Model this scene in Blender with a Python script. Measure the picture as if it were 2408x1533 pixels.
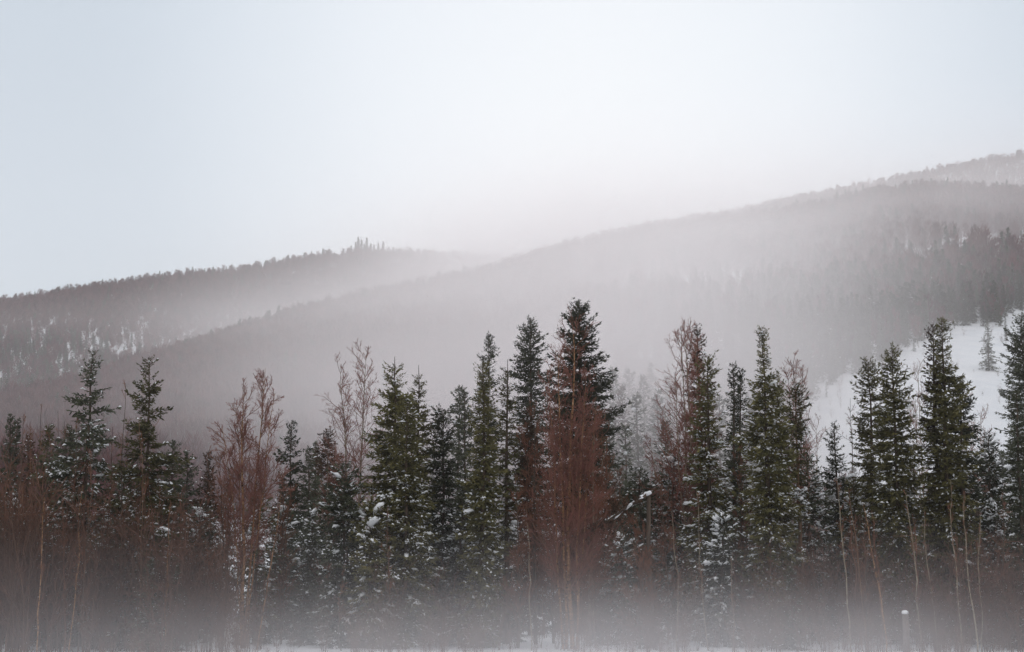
import bpy, math, random
import numpy as np

for o in list(bpy.data.objects):
    bpy.data.objects.remove(o)
SC = bpy.context.scene
COL = SC.collection
R_ = math.radians

# ------------------------------------------------------------------ camera
CAM_Z, TILT, HFOV = 3.5, R_(8.69), R_(35.0)
cam_d = bpy.data.cameras.new('camera')
cam_d.angle = HFOV
cam_d.clip_start, cam_d.clip_end = 0.5, 9000
cam = bpy.data.objects.new('camera', cam_d)
cam.location = (0, 0, CAM_Z)
cam.rotation_euler = (math.pi / 2 + TILT, 0, 0)
COL.objects.link(cam)
SC.camera = cam

# ------------------------------------------------------------------ daylight: a sun low behind thin fog, ahead of the camera
SUN_EL, SUN_AZ = R_(18.0), R_(3.0)          # azimuth measured from +Y towards +X
SUN_DIR = (math.sin(SUN_AZ) * math.cos(SUN_EL), math.cos(SUN_AZ) * math.cos(SUN_EL), math.sin(SUN_EL))
world = bpy.data.worlds.new('World')
SC.world = world
world.use_nodes = True
nt = world.node_tree
nt.nodes.clear()
L = nt.links.new
out = nt.nodes.new('ShaderNodeOutputWorld')
bg = nt.nodes.new('ShaderNodeBackground')
sky = nt.nodes.new('ShaderNodeTexSky')
sky.sky_type = 'NISHITA'
sky.sun_disc = False
sky.sun_elevation = SUN_EL
sky.sun_rotation = SUN_AZ
sky.air_density, sky.dust_density, sky.ozone_density = 1.0, 1.0, 1.0
tc = nt.nodes.new('ShaderNodeTexCoord')
# overcast veil: pale even cloud, brightest round the hidden sun
dot = nt.nodes.new('ShaderNodeVectorMath'); dot.operation = 'DOT_PRODUCT'
dot.inputs[1].default_value = SUN_DIR
ramp = nt.nodes.new('ShaderNodeValToRGB')
cr = ramp.color_ramp
cr.interpolation = 'B_SPLINE'
cr.elements[0].position, cr.elements[0].color = 0.0, (0.80, 0.80, 0.815, 1)
cr.elements[1].position, cr.elements[1].color = 1.0, (0.75, 0.83, 0.915, 1)
e = cr.elements.new(0.85); e.color = (0.73, 0.785, 0.84, 1)
e = cr.elements.new(0.955); e.color = (0.435, 0.535, 0.635, 1)
e = cr.elements.new(0.985); e.color = (0.70, 0.785, 0.875, 1)
mix = nt.nodes.new('ShaderNodeMixRGB')
mix.inputs[0].default_value = 0.93
L(tc.outputs['Generated'], dot.inputs[0])
L(dot.outputs['Value'], ramp.inputs[0])
L(sky.outputs[0], mix.inputs[1])
gain = nt.nodes.new('ShaderNodeVectorMath'); gain.operation = 'SCALE'
gain.inputs['Scale'].default_value = 9.4
L(ramp.outputs[0], gain.inputs[0]); L(gain.outputs[0], mix.inputs[2])
L(mix.outputs[0], bg.inputs[0])
bg.inputs[1].default_value = 0.10
L(bg.outputs[0], out.inputs[0])

sun_d = bpy.data.lights.new('sun', 'SUN')
sun_d.energy = 0.75
sun_d.angle = R_(38)
sun_d.color = (1.0, 0.965, 0.94)
sun = bpy.data.objects.new('sun', sun_d)
from mathutils import Vector
sun.rotation_euler = Vector(SUN_DIR).to_track_quat('Z', 'Y').to_euler()
COL.objects.link(sun)

SC.view_settings.view_transform = 'Standard'
SC.view_settings.look = 'None'
SC.view_settings.exposure = 0.12
SC.view_settings.gamma = 1.0
SC.view_settings.use_curve_mapping = False
cy = SC.cycles
cy.use_denoising = True
cy.max_bounces = 5
cy.diffuse_bounces = 3
cy.glossy_bounces = 1
cy.transmission_bounces = 2
cy.volume_bounces = 4
cy.transparent_max_bounces = 24
cy.volume_step_rate = 1.0
cy.volume_max_steps = 64
cy.use_adaptive_sampling = True
cy.adaptive_threshold = 0.02

# ------------------------------------------------------------------ helpers
FPX = 1203.5 / math.tan(HFOV / 2)

def ray(x, y):
    """pixel in the 2407 x 1533 picture -> (azimuth, tangent of elevation)"""
    a, b = (x - 1203.5) / FPX, (766.5 - y) / FPX
    dy = math.cos(TILT) - b * math.sin(TILT)
    dz = math.sin(TILT) + b * math.cos(TILT)
    return math.atan2(a, dy), dz / math.hypot(a, dy)

def ease(t):
    t = np.clip(t, 0, 1)
    return t * t * (3 - 2 * t)

def noise2(x, y, s):
    """cheap smooth value made of a few turned sines"""
    v = 0
    for k, (a, b, p) in enumerate(((1.0, 0.3, 0.1), (-0.6, 1.1, 2.0), (1.7, 1.4, 4.1), (-2.3, 1.9, 1.3), (3.1, -2.7, 5.0))):
        v = v + np.sin((a * x + b * y) / s + p) / (1 + k * 0.6)
    return v / 2.6

def build_mesh(name, V, F, mat, fmat=None, smooth=False):
    V = np.asarray(V, dtype=np.float32).reshape(-1, 3)
    F = np.asarray(F, dtype=np.int32)
    me = bpy.data.meshes.new(name)
    n, k = F.shape
    me.vertices.add(len(V)); me.vertices.foreach_set('co', V.ravel())
    me.loops.add(n * k); me.loops.foreach_set('vertex_index', F.ravel())
    me.polygons.add(n)
    me.polygons.foreach_set('loop_start', np.arange(0, n * k, k, dtype=np.int32))
    me.polygons.foreach_set('loop_total', np.full(n, k, dtype=np.int32))
    if smooth:
        me.polygons.foreach_set('use_smooth', np.ones(n, dtype=bool))
    for m in (mat if isinstance(mat, (list, tuple)) else [mat]):
        me.materials.append(m)
    if fmat is not None:
        me.polygons.foreach_set('material_index', np.asarray(fmat, dtype=np.int32))
    me.update()
    me.validate()
    return me

def link(name, me, parent=None, kind=None):
    o = bpy.data.objects.new(name, me)
    COL.objects.link(o)
    if parent is not None:
        o.parent = parent
    if kind:
        o['kind'] = kind
    return o

def unit(v):
    return v / np.maximum(np.linalg.norm(v, axis=-1, keepdims=True), 1e-9)

def tubes(paths, rad, sides=3):
    """paths (N,K,3), rad (N,K) -> verts, quad faces"""
    N, K, _ = paths.shape
    T = unit(np.gradient(paths, axis=1))
    ref = np.zeros_like(T); ref[..., 0] = 0.31; ref[..., 1] = 0.95; ref[..., 2] = 0.05
    A = unit(np.cross(T, ref)); B = np.cross(T, A)
    ang = np.arange(sides) * 2 * math.pi / sides
    ring = (A[:, :, None] * np.cos(ang)[None, None, :, None] + B[:, :, None] * np.sin(ang)[None, None, :, None])
    V = paths[:, :, None] + ring * rad[:, :, None, None]
    idx = np.arange(N * K * sides).reshape(N, K, sides)
    a = idx[:, :-1]; b = np.roll(a, -1, 2); d = idx[:, 1:]; c = np.roll(d, -1, 2)
    F = np.stack([a, b, c, d], -1).reshape(-1, 4)
    return V.reshape(-1, 3), F

def join(parts):
    V, F, o = [], [], 0
    for v, f in parts:
        if len(f) == 0: continue
        V.append(v); F.append(f + o); o += len(v)
    return np.concatenate(V), np.concatenate(F)

# ------------------------------------------------------------------ materials
def principled(name, rough=0.8, spec=0.2):
    m = bpy.data.materials.new(name); m.use_nodes = True
    n = m.node_tree.nodes; b = n['Principled BSDF']
    b.inputs['Roughness'].default_value = rough
    b.inputs['Specular IOR Level'].default_value = spec
    return m, m.node_tree, b

def noisy(name, stops, scale=3.0, detail=4.0, rough=0.85, spec=0.15, stretch=(1, 1, 1), coord='Object', bump=0.0, bscale=8.0, perobj=0.0):
    m, t, b = principled(name, rough, spec)
    c = t.nodes.new('ShaderNodeTexCoord'); mp = t.nodes.new('ShaderNodeMapping')
    mp.inputs['Scale'].default_value = stretch
    nz = t.nodes.new('ShaderNodeTexNoise'); nz.inputs['Scale'].default_value = scale; nz.inputs['Detail'].default_value = detail
    rp = t.nodes.new('ShaderNodeValToRGB')
    r = rp.color_ramp
    while len(r.elements) < len(stops): r.elements.new(0.5)
    for el, (p, col) in zip(r.elements, stops):
        el.position = p; el.color = (*col, 1)
    t.links.new(c.outputs[coord], mp.inputs[0]); t.links.new(mp.outputs[0], nz.inputs[0])
    t.links.new(nz.outputs[0], rp.inputs[0])
    last = rp.outputs[0]
    if perobj:
        oi = t.nodes.new('ShaderNodeObjectInfo'); hs = t.nodes.new('ShaderNodeHueSaturation')
        mr = t.nodes.new('ShaderNodeMapRange'); mr.inputs[3].default_value = 1 - perobj; mr.inputs[4].default_value = 1 + perobj
        t.links.new(oi.outputs['Random'], mr.inputs[0]); t.links.new(mr.outputs[0], hs.inputs['Value'])
        t.links.new(last, hs.inputs['Color']); last = hs.outputs[0]
    t.links.new(last, b.inputs['Base Color'])
    if bump:
        n2 = t.nodes.new('ShaderNodeTexNoise'); n2.inputs['Scale'].default_value = bscale; n2.inputs['Detail'].default_value = 5
        bp = t.nodes.new('ShaderNodeBump'); bp.inputs['Strength'].default_value = bump; bp.inputs['Distance'].default_value = 0.3
        t.links.new(c.outputs[coord], n2.inputs[0]); t.links.new(n2.outputs[0], bp.inputs['Height']); t.links.new(bp.outputs[0], b.inputs['Normal'])
    return m

M = {}
M['snow'] = noisy('snow', [(0.3, (0.78, 0.80, 0.83)), (0.7, (0.88, 0.885, 0.90))], 0.25, rough=0.7, bump=0.8, bscale=0.35)
M['clump'] = noisy('snow_clump', [(0.3, (0.88, 0.89, 0.91)), (0.7, (0.93, 0.93, 0.94))], 5, rough=0.7)
M['needles'] = noisy('needles', [(0.30, (0.055, 0.052, 0.024)), (0.52, (0.112, 0.103, 0.042)), (0.75, (0.190, 0.165, 0.066))], 2.2, rough=0.7, perobj=0.3)
M['needles_blue'] = noisy('needles_cool', [(0.30, (0.042, 0.048, 0.030)), (0.55, (0.080, 0.086, 0.052)), (0.8, (0.130, 0.128, 0.072))], 2.2, rough=0.7, perobj=0.3)
M['needles_brown'] = noisy('needles_brown', [(0.30, (0.040, 0.026, 0.017)), (0.55, (0.085, 0.050, 0.030)), (0.8, (0.12, 0.080, 0.040))], 2.2, rough=0.8, perobj=0.2)
M['bark'] = noisy('spruce_bark', [(0.3, (0.045, 0.032, 0.025)), (0.7, (0.13, 0.095, 0.07))], 5, stretch=(1, 1, 0.3))
M['pinebark'] = noisy('orange_bark', [(0.3, (0.12, 0.07, 0.045)), (0.7, (0.26, 0.16, 0.10))], 5, stretch=(1, 1, 0.3))
M['birchbark'] = noisy('birch_bark', [(0.36, (0.06, 0.035, 0.025)), (0.44, (0.22, 0.115, 0.055)), (0.60, (0.34, 0.19, 0.10)), (0.8, (0.46, 0.34, 0.22))], 6.0, stretch=(1, 1, 1.6), detail=6)
M['paleb'] = noisy('pale_bark', [(0.30, (0.10, 0.07, 0.05)), (0.45, (0.22, 0.18, 0.13)), (0.8, (0.38, 0.32, 0.24))], 3.0, stretch=(1, 1, 1.6), detail=6)
M['limb'] = noisy('birch_limb', [(0.3, (0.11, 0.055, 0.040)), (0.7, (0.26, 0.13, 0.085))], 1.2)
M['twig'] = noisy('birch_twig', [(0.3, (0.20, 0.080, 0.062)), (0.7, (0.34, 0.150, 0.115))], 0.8, perobj=0.15)
M['twig_brown'] = noisy('brown_twig', [(0.3, (0.14, 0.060, 0.036)), (0.7, (0.28, 0.120, 0.068))], 0.8, perobj=0.15)
M['brush'] = noisy('thicket_twig', [(0.3, (0.070, 0.042, 0.032)), (0.7, (0.21, 0.100, 0.066))], 0.5, coord='Object')
M['brushstem'] = noisy('thicket_stem', [(0.35, (0.07, 0.042, 0.032)), (0.62, (0.16, 0.09, 0.06)), (0.8, (0.34, 0.20, 0.13))], 0.35, coord='Object')
M['fartwig'] = noisy('far_twig', [(0.3, (0.105, 0.042, 0.042)), (0.7, (0.20, 0.085, 0.080))], 0.02, coord='Object', perobj=0.4)
M['fartrunk'] = noisy('far_trunk', [(0.3, (0.12, 0.09, 0.08)), (0.7, (0.30, 0.26, 0.24))], 0.1)

# ------------------------------------------------------------------ land
def crest(points):
    P = sorted(ray(*p) for p in points)
    return np.array([p[0] for p in P]), np.array([p[1] for p in P])

hill_spec = [   # crest polyline in the picture, crest distance at both ends of the polyline, foot distance
    dict(name='near', pts=[(-900, 1200), (-400, 1060), (0, 968), (180, 933), (400, 860), (560, 808), (700, 763), (850, 724), (1000, 691), (1140, 661), (1270, 618), (1400, 578), (1500, 556), (1640, 540), (1703, 535), (1853, 518), (1953, 503), (2053, 474), (2178, 458), (2300, 462), (2403, 470), (2800, 480), (3500, 560)],
         d=[(-900, 420), (0, 620), (700, 820), (1400, 950), (2400, 1000), (3500, 1000)], foot=[(-900, 170), (0, 170), (1400, 190), (1900, 200), (3500, 230)]),
    dict(name='left', pts=[(-900, 909), (-400, 809), (0, 721), (200, 689), (400, 664), (550, 649), (700, 620), (850, 601), (950, 607), (1050, 612), (1200, 621), (1500, 649), (2400, 709)],
         d=[(-900, 1500), (2400, 1600)], foot=[(-900, 620), (2400, 900)]),
    dict(name='far', pts=[(600, 760), (1000, 680), (1203, 640), (1303, 604), (1403, 570), (1503, 549), (1653, 523), (1803, 490), (1953, 460), (2153, 420), (2303, 390), (2403, 373), (2800, 340), (3500, 330)],
         d=[(600, 1750), (3500, 1750)], foot=[(600, 1200), (3500, 1200)]),
]
for h in hill_spec:
    h['az'], h['tan'] = crest(h['pts'])
    h['daz'] = np.array([ray(x, 700)[0] for x, _ in h['d']]); h['dv'] = np.array([d for _, d in h['d']])
    h['faz'] = np.array([ray(x, 700)[0] for x, _ in h['foot']]); h['fv'] = np.array([d for _, d in h['foot']])

AZ_MAX = R_(40)
def hill_height(h, az, r):
    rc = np.interp(az, h['daz'], h['dv']); r0 = np.interp(az, h['faz'], h['fv'])
    H = CAM_Z + rc * np.interp(az, h['az'], h['tan'])
    u = (r - r0) / (rc - r0)
    up = H * np.where(u < 0.06, np.clip(u, 0, 1) ** 2 / 0.12, u - 0.03) / 0.97
    down = H - (r - rc) * 0.16 - ease((r - rc) / 60) * 3
    hh = np.where(u < 1, up, down)
    hh = np.where(u < 0, 0, hh)
    side = ease((AZ_MAX - np.abs(az)) / R_(12))
    return np.maximum(hh, 0) * side

def ground_z(x, y):
    x = np.asarray(x, float); y = np.asarray(y, float)
    r = np.hypot(x, y); az = np.arctan2(x, y)
    hs = [hill_height(h, az, r) for h in hill_spec]
    z = np.maximum.reduce(hs)
    rough = noise2(x, y, 19.0) * 0.25 + noise2(x, y, 70.0) * 0.4
    fade = ease((r - 60) / 50)
    drift = noise2(x * 1.0, y * 0.6, 6.0) * 0.35 * ease((z - 8) / 10) * ease((650 - r) / 100)
    return z + drift + rough * fade * (1 + np.minimum(z, 60) / 40)

def build_ground():
    az_in = np.linspace(-AZ_MAX, AZ_MAX, 421)
    az_out = np.linspace(AZ_MAX, 2 * math.pi - AZ_MAX, 61)[1:-1]
    az = np.concatenate([az_in, az_out])
    r = np.concatenate([[3, 12, 25, 40], np.geomspace(50, 2600, 150)])
    A, Rr = np.meshgrid(az, r, indexing='ij')
    X, Y = np.sin(A) * Rr, np.cos(A) * Rr
    W = (A + math.pi) % (2 * math.pi) - math.pi
    Z = ground_z(np.sin(W) * Rr, np.cos(W) * Rr)
    V = np.stack([X, Y, Z], -1).reshape(-1, 3)
    n, k = len(az), len(r)
    i = np.arange(n * k).reshape(n, k)
    a = i; b = np.roll(i, -1, 0)
    F = np.stack([a[:, :-1], a[:, 1:], b[:, 1:], b[:, :-1]], -1).reshape(-1, 4)
    V = np.concatenate([V, [[0, 0, float(ground_z(0, 0))]]])
    cen = np.stack([np.full(n, n * k), a[:, 0], b[:, 0], b[:, 0]], -1)
    return V, np.concatenate([F, cen])
V, F = build_ground()
g = link('snowy_ground', build_mesh('snowy_ground', V, F, M['snow'], smooth=True), kind='structure')
g['label'] = 'snow covered valley floor and hillsides'

# ------------------------------------------------------------------ haze and fog banks
def volume_box(name, lo, hi, density, color, aniso, label, falloff=None):
    x0, y0, z0 = lo; x1, y1, z1 = hi
    c = np.array([(x0 + x1) / 2, (y0 + y1) / 2, (z0 + z1) / 2]); s = np.array([x1 - x0, y1 - y0, z1 - z0]) / 2
    m = bpy.data.materials.new(name); m.use_nodes = True
    t = m.node_tree; t.nodes.clear()
    o = t.nodes.new('ShaderNodeOutputMaterial'); v = t.nodes.new('ShaderNodeVolumePrincipled')
    v.inputs['Color'].default_value = (*color, 1); v.inputs['Density'].default_value = density; v.inputs['Anisotropy'].default_value = aniso
    t.links.new(v.outputs[0], o.inputs['Volume'])
    if falloff:
        # soft bank: density falls off smoothly from the bank's middle
        tc = t.nodes.new('ShaderNodeTexCoord'); mp = t.nodes.new('ShaderNodeMapping'); mp.inputs['Scale'].default_value = tuple(1 / s)
        ln = t.nodes.new('ShaderNodeVectorMath'); ln.operation = 'LENGTH'
        mr = t.nodes.new('ShaderNodeMapRange'); mr.interpolation_type = 'SMOOTHSTEP'
        mr.inputs[1].default_value = 1.0; mr.inputs[2].default_value = 0.0; mr.inputs[3].default_value = 0; mr.inputs[4].default_value = density
        nz = t.nodes.new('ShaderNodeTexNoise'); nz.inputs['Scale'].default_value = falloff; nz.inputs['Detail'].default_value = 2
        m2 = t.nodes.new('ShaderNodeMapRange'); m2.inputs[1].default_value = 0.3; m2.inputs[2].default_value = 0.7; m2.inputs[3].default_value = 0.35; m2.inputs[4].default_value = 1.6
        mu = t.nodes.new('ShaderNodeMath'); mu.operation = 'MULTIPLY'
        t.links.new(tc.outputs['Object'], mp.inputs[0]); t.links.new(mp.outputs[0], ln.inputs[0]); t.links.new(ln.outputs['Value'], mr.inputs[0])
        t.links.new(tc.outputs['Object'], nz.inputs[0]); t.links.new(nz.outputs[0], m2.inputs[0])
        t.links.new(mr.outputs[0], mu.inputs[0]); t.links.new(m2.outputs[0], mu.inputs[1]); t.links.new(mu.outputs[0], v.inputs['Density'])
    if falloff:
        # closed ellipsoid
        nu, nv = 24, 12
        th = np.linspace(0, math.pi, nv + 1)[1:-1]; ph = np.arange(nu) * 2 * math.pi / nu
        P = [(math.sin(a) * math.cos(b), math.sin(a) * math.sin(b), math.cos(a)) for a in th for b in ph]
        P = np.array(P + [(0, 0, 1), (0, 0, -1)]) * s
        i = np.arange((nv - 1) * nu).reshape(nv - 1, nu); j = np.roll(i, -1, 1)
        Fq = np.stack([i[:-1], i[1:], j[1:], j[:-1]], -1).reshape(-1, 4)
        n0 = (nv - 1) * nu
        bm = [list(f) for f in Fq] + [[n0, i[0, k], j[0, k]] for k in range(nu)] + [[n0 + 1, j[-1, k], i[-1, k]] for k in range(nu)]
        me = bpy.data.meshes.new(name); me.from_pydata([tuple(p) for p in P], [], [tuple(int(q) for q in f) for f in bm]); me.materials.append(m); me.update()
    else:
        P = [(sx * s[0], sy * s[1], sz * s[2]) for sx in (-1, 1) for sy in (-1, 1) for sz in (-1, 1)]
        me = bpy.data.meshes.new(name)
        me.from_pydata([tuple(p) for p in P], [], [(0, 1, 3, 2), (4, 6, 7, 5), (0, 4, 5, 1), (2, 3, 7, 6), (0, 2, 6, 4), (1, 5, 7, 3)])
        me.materials.append(m); me.update()
    ob = link(name, me, kind='stuff'); ob.location = c
    ob['label'] = label
    return ob

volume_box('haze', (-2700, -2700, -4), (2700, 2700, 640), 0.00013, (0.998, 0.96, 0.97), 0.5, 'thin pale winter haze filling the whole valley')

FOG = [  # name, middle by picture x, y and distance, half sizes across / along / up, density
    (1330, 960, 262, 78, 125, 46, 0.020),
    (1480, 770, 640, 200, 200, 60, 0.0086),
    (760, 755, 900, 165, 150, 30, 0.0042),
    (1290, 618, 1040, 165, 250, 42, 0.0082),
    (130, 752, 900, 200, 90, 13, 0.0015),
    (2350, 440, 1250, 420, 130, 32, 0.0042),
    (420, 1000, 330, 120, 130, 42, 0.0024),
    (1960, 715, 500, 120, 75, 30, 0.0050),
    (2150, 590, 760, 260, 190, 75, 0.0062),
]
def fog_bank(x, y, d, a, b, c, dens, label):
    az, tn = ray(x, y)
    p = (math.sin(az) * d, math.cos(az) * d, CAM_Z + tn * d)
    return volume_box('fog_bank', (p[0] - a, p[1] - b, p[2] - c), (p[0] + a, p[1] + b, p[2] + c), dens, (1.0, 0.962, 0.966), 0.66, label, falloff=0.012)
if True:
    names = ['fog bank hanging behind the near tree line', 'broad fog bank over the middle of the slope', 'fog bank in the side valley below the left ridge',
             'fog hiding the saddle between the two ridges', 'low streak of fog on the left hillside', 'thin fog below the far right crest', 'thin veil of fog on the lower left slope', 'fog drifting through the spruces above the snow clearing', 'thin veil of fog on the upper right slope']
    for f_, n_ in zip(FOG, names):
        fog_bank(*f_, n_)
    gf = volume_box('ground_fog', (-75, 32, -6.2), (75, 80, 6.2), 0.0082, (0.995, 0.95, 0.96), 0.3, 'low ground fog lying on the snow before the trees', falloff=0.13)
    volume_box('ground_fog', (-26, 40, -4.0), (30, 80, 4.0), 0.027, (1.0, 0.965, 0.975), 0.3, 'thicker puff of ground fog in the middle of the foreground', falloff=0.13)

# ------------------------------------------------------------------ spruces
def spruce_arrays(seed, H, prof, zb=0.0, dens=1.0, kite=0.25, kw=0.10, snow=1.0, snow_top=0.6, lean=0.0, droop=0.35, rugged=0.35, blobs=50, twig_gap=0.12, leader=0.25, sparse=0.0):
    """prof: [(height fraction, crown radius in m)]; returns trunk, crown, snow, bare-branch (verts, faces)"""
    rng = np.random.default_rng(seed)
    ph, pr = np.array([p[0] for p in prof]), np.array([p[1] for p in prof])
    # trunk
    K = 14
    tz = np.linspace(0, 1, K)
    wob = np.stack([np.cumsum(rng.normal(0, 0.035, K)), np.cumsum(rng.normal(0, 0.035, K))], -1)
    wob -= wob[-1] * tz[:, None]
    tx = wob[:, 0] + lean * H * tz; ty = wob[:, 1]
    path = np.stack([tx, ty, tz * H], -1)[None]
    r0 = 0.0085 * H + 0.03
    trad = (r0 * (1 - tz) ** 0.85 + 0.012)[None]
    trunk = tubes(path, trad, 7)
    axis = lambda z: np.stack([np.interp(z / H, tz, tx), np.interp(z / H, tz, ty), z], -1)
    # branches
    z, zz = [], H - leader
    while zz > max(zb, 0.5):
        R = np.interp(zz / H, ph, pr)
        n = rng.integers(4, 7) if R > 0.4 else rng.integers(4, 6)
        z += list(zz + rng.normal(0, 0.05, n)); 
        z += list(zz - rng.uniform(0.05, 0.4, int(3 * dens + 0.5)))
        zz -= (0.18 + 0.16 * min(R, 1.4)) / dens
    z = np.array(z); z = z[(z > zb) & (z < H - min(leader * .8, leader - .2) - 0.05)] if leader > .3 else z[(z > zb) & (z < H - 0.05)]
    if sparse: z = z[rng.random(len(z)) > sparse]
    N = len(z)
    t = z / H
    az = rng.uniform(0, 2 * math.pi, N)
    R = np.interp(t, ph, pr)
    # lobes: groups of longer limbs and gaps
    lob = np.sin(az * 2 + z * 2.3 + seed) * 0.5 + np.sin(az * 3 - z * 3.9 + seed * 1.7) * 0.35 + np.sin(z * 5.1 + az + seed) * 0.3
    Lb = R * (1 + rugged * lob) * rng.uniform(0.85, 1.25, N)
    Lb = np.maximum(Lb, 0.07 + 0.08 * rng.random(N)) * 0.92
    fine = np.clip(0.42 + 0.55 * Lb, 0.42, 1.0)          # sprays are finer where the limbs are short
    el = np.interp(t, [0, 0.45, 0.85, 1.0], [-0.35, -0.12, 0.35, 0.9]) + rng.normal(0, 0.10, N)
    dr = droop * (1 - t * 0.7) * rng.uniform(0.6, 1.3, N)
    O = axis(z)
    Dh = np.stack([np.cos(az), np.sin(az), np.zeros(N)], -1)
    def P(b, s):
        zoff = np.tan(el[b]) * s - dr[b] * s ** 2 * 0.9 + dr[b] * 0.75 * s ** 4
        p = O[b] + Dh[b] * (Lb[b] * s)[:, None] * 0.97
        p[:, 2] += Lb[b] * zoff
        return p
    s5 = np.linspace(0, 0.96, 3)
    bp = np.stack([P(np.arange(N), np.full(N, s)) for s in s5], 1)
    br = (0.006 + 0.010 * Lb)[:, None] * (1.1 - s5)[None]
    wood = tubes(bp, br, 3)
    # side twigs
    cnt = np.maximum((Lb / twig_gap * 2.7).astype(int), 8)
    b = np.repeat(np.arange(N), cnt)
    s = rng.uniform(0.02, 1.0, len(b)) ** 0.95
    tl = np.clip(0.40 * Lb[b] * (1.05 - s) ** 0.8 + 0.06, 0.06, 0.55) * rng.uniform(0.7, 1.2, len(b))
    side = rng.choice([-1.0, 1.0], len(b))
    tang = unit(P(b, np.minimum(s + 0.05, 1.05)) - P(b, s))
    lat = np.stack([-Dh[b][:, 1], Dh[b][:, 0], np.zeros(len(b))], -1) * side[:, None]
    fw = rng.uniform(0.5, 1.1, len(b))[:, None]
    D = unit(tang * fw + lat * rng.uniform(0.25, 1.0, len(b))[:, None] + np.array([0, 0, 1.0]) * rng.normal(-0.24, 0.24, len(b))[:, None])
    B0 = P(b, s)
    # tips pointing on along the branch
    B0 = np.concatenate([B0, bp[:, -1]]); D = np.concatenate([D, unit(bp[:, -1] - bp[:, -2] + np.array([0, 0, 0.02]))]); tl = np.concatenate([tl, kite * 0.8 * fine]); fk = np.concatenate([fine[b], fine])
    ks = np.maximum(np.ceil(tl / (kite * 0.9)).astype(int), 1)
    tt = np.repeat(np.arange(len(tl)), ks)
    first = np.concatenate([[0], np.cumsum(ks)[:-1]])
    j = (np.arange(len(tt)) - first[tt]) / ks[tt]
    S = B0[tt] + D[tt] * (tl[tt] * j)[:, None]
    S[:, 2] -= 0.10 * (tl[tt] * j) ** 2
    Dk = unit(D[tt] + rng.normal(0, 0.30, (len(tt), 3)))
    ln = kite * fk[tt] * rng.uniform(0.7, 1.25, len(tt)); wd = kw * fk[tt] * rng.uniform(0.6, 1.25, len(tt))
    X = unit(np.cross(Dk, rng.normal(0, 1, (len(tt), 3)) * 0.6 + np.array([0, 0, 1.0])))
    U = np.cross(X, Dk)
    m = S + Dk * (ln * 0.45)[:, None]
    Vk = np.stack([S, m + X * wd[:, None] * 0.5 - U * wd[:, None] * 0.2, S + Dk * ln[:, None], m - X * wd[:, None] * 0.5 - U * wd[:, None] * 0.2], 1)
    i = np.arange(len(tt))[:, None] * 4
    Fk = np.concatenate([i + [0, 1, 2], i + [0, 2, 3]])
    crown = (Vk.reshape(-1, 3), Fk)
    # leader
    top = O[:1] * 0 + axis(np.array([H * 1.0]))
    # snow: small drifts on the sprays and thick clumps on the limbs
    sv, sf = [], []
    if snow > 0:
        up = np.where(S[:, 2] < H * snow_top, 1.0, 0.25)
        patch = 0.5 + 0.5 * np.sin(S[:, 2] * 2.7 + np.arctan2(S[:, 1], S[:, 0]) * 3 + seed)
        pick = rng.random(len(tt)) < 0.098 * snow * up * (0.3 + patch)
        q = np.where(pick)[0]
        c = S[q] + Dk[q] * (ln[q] * 0.5)[:, None] + np.array([0, 0, 0.03])
        a = unit(Dk[q] * np.array([1, 1, 0.5])); X2 = unit(np.cross(a, [0, 0, 1.0])); U2 = np.cross(X2, a)
        w = 0.5 * rng.uniform(0.04, 0.13, len(q))[:, None]; l = 0.5 * rng.uniform(0.12, 0.34, len(q))[:, None]
        vs = np.stack([c - a * l - U2 * w * .3, c + X2 * w - U2 * w * .3, c + a * l - U2 * w * .4, c - X2 * w - U2 * w * .3, c + U2 * w * 1.1], 1)
        ii = np.arange(len(q))[:, None] * 5
        sv.append(vs.reshape(-1, 3)); sf.append(np.concatenate([ii + f for f in ([0, 1, 4], [1, 2, 4], [2, 3, 4], [3, 0, 4])]))
        nb = int(blobs * snow)
        cand = np.where(z < H * snow_top)[0]
        if nb and len(cand):
            pb = np.repeat(rng.choice(cand, nb), 3); s0 = np.repeat(rng.uniform(0.35, 0.85, nb), 3); nb = nb * 3
            ss = np.clip(s0 + np.tile([0, .09, .18], nb // 3) + rng.normal(0, .02, nb), 0, 1)
            c = P(pb, ss) + np.array([0, 0, 0.04])
            a = unit(P(pb, ss + 0.05) - P(pb, ss)); X2 = unit(np.cross(a, [0, 0, 1.0])); U2 = np.cross(X2, a)
            size = np.repeat(rng.uniform(0.045, 0.09, nb // 3) * (0.7 + 1.2 * rng.random(nb // 3) ** 2.5), 3) * rng.uniform(.6, 1.2, nb)
            nu, nv = 6, 4
            th = np.linspace(0, math.pi, nv + 1)[1:-1]; phh = np.arange(nu) * 2 * math.pi / nu
            sph = np.array([(math.sin(p) * math.cos(q_), math.sin(p) * math.sin(q_), math.cos(p)) for p in th for q_ in phh] + [(0, 0, 1), (0, 0, -1)])
            jit = 1 + rng.normal(0, 0.24, (nb, len(sph)))
            loc = (sph[None] * jit[..., None])
            lx = rng.uniform(1.2, 2.4, nb); ly = rng.uniform(0.7, 1.3, nb); lz = rng.uniform(0.4, 0.8, nb)
            Vb = c[:, None] + (a[:, None] * loc[..., :1] * lx[:, None, None] + X2[:, None] * loc[..., 1:2] * ly[:, None, None] + U2[:, None] * loc[..., 2:] * lz[:, None, None]) * size[:, None, None]
            Vb[..., 2] -= (np.abs(loc[..., 0]) ** 2) * size[:, None] * 0.8
            g_ = np.arange((nv - 1) * nu).reshape(nv - 1, nu); g2 = np.roll(g_, -1, 1)
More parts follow.
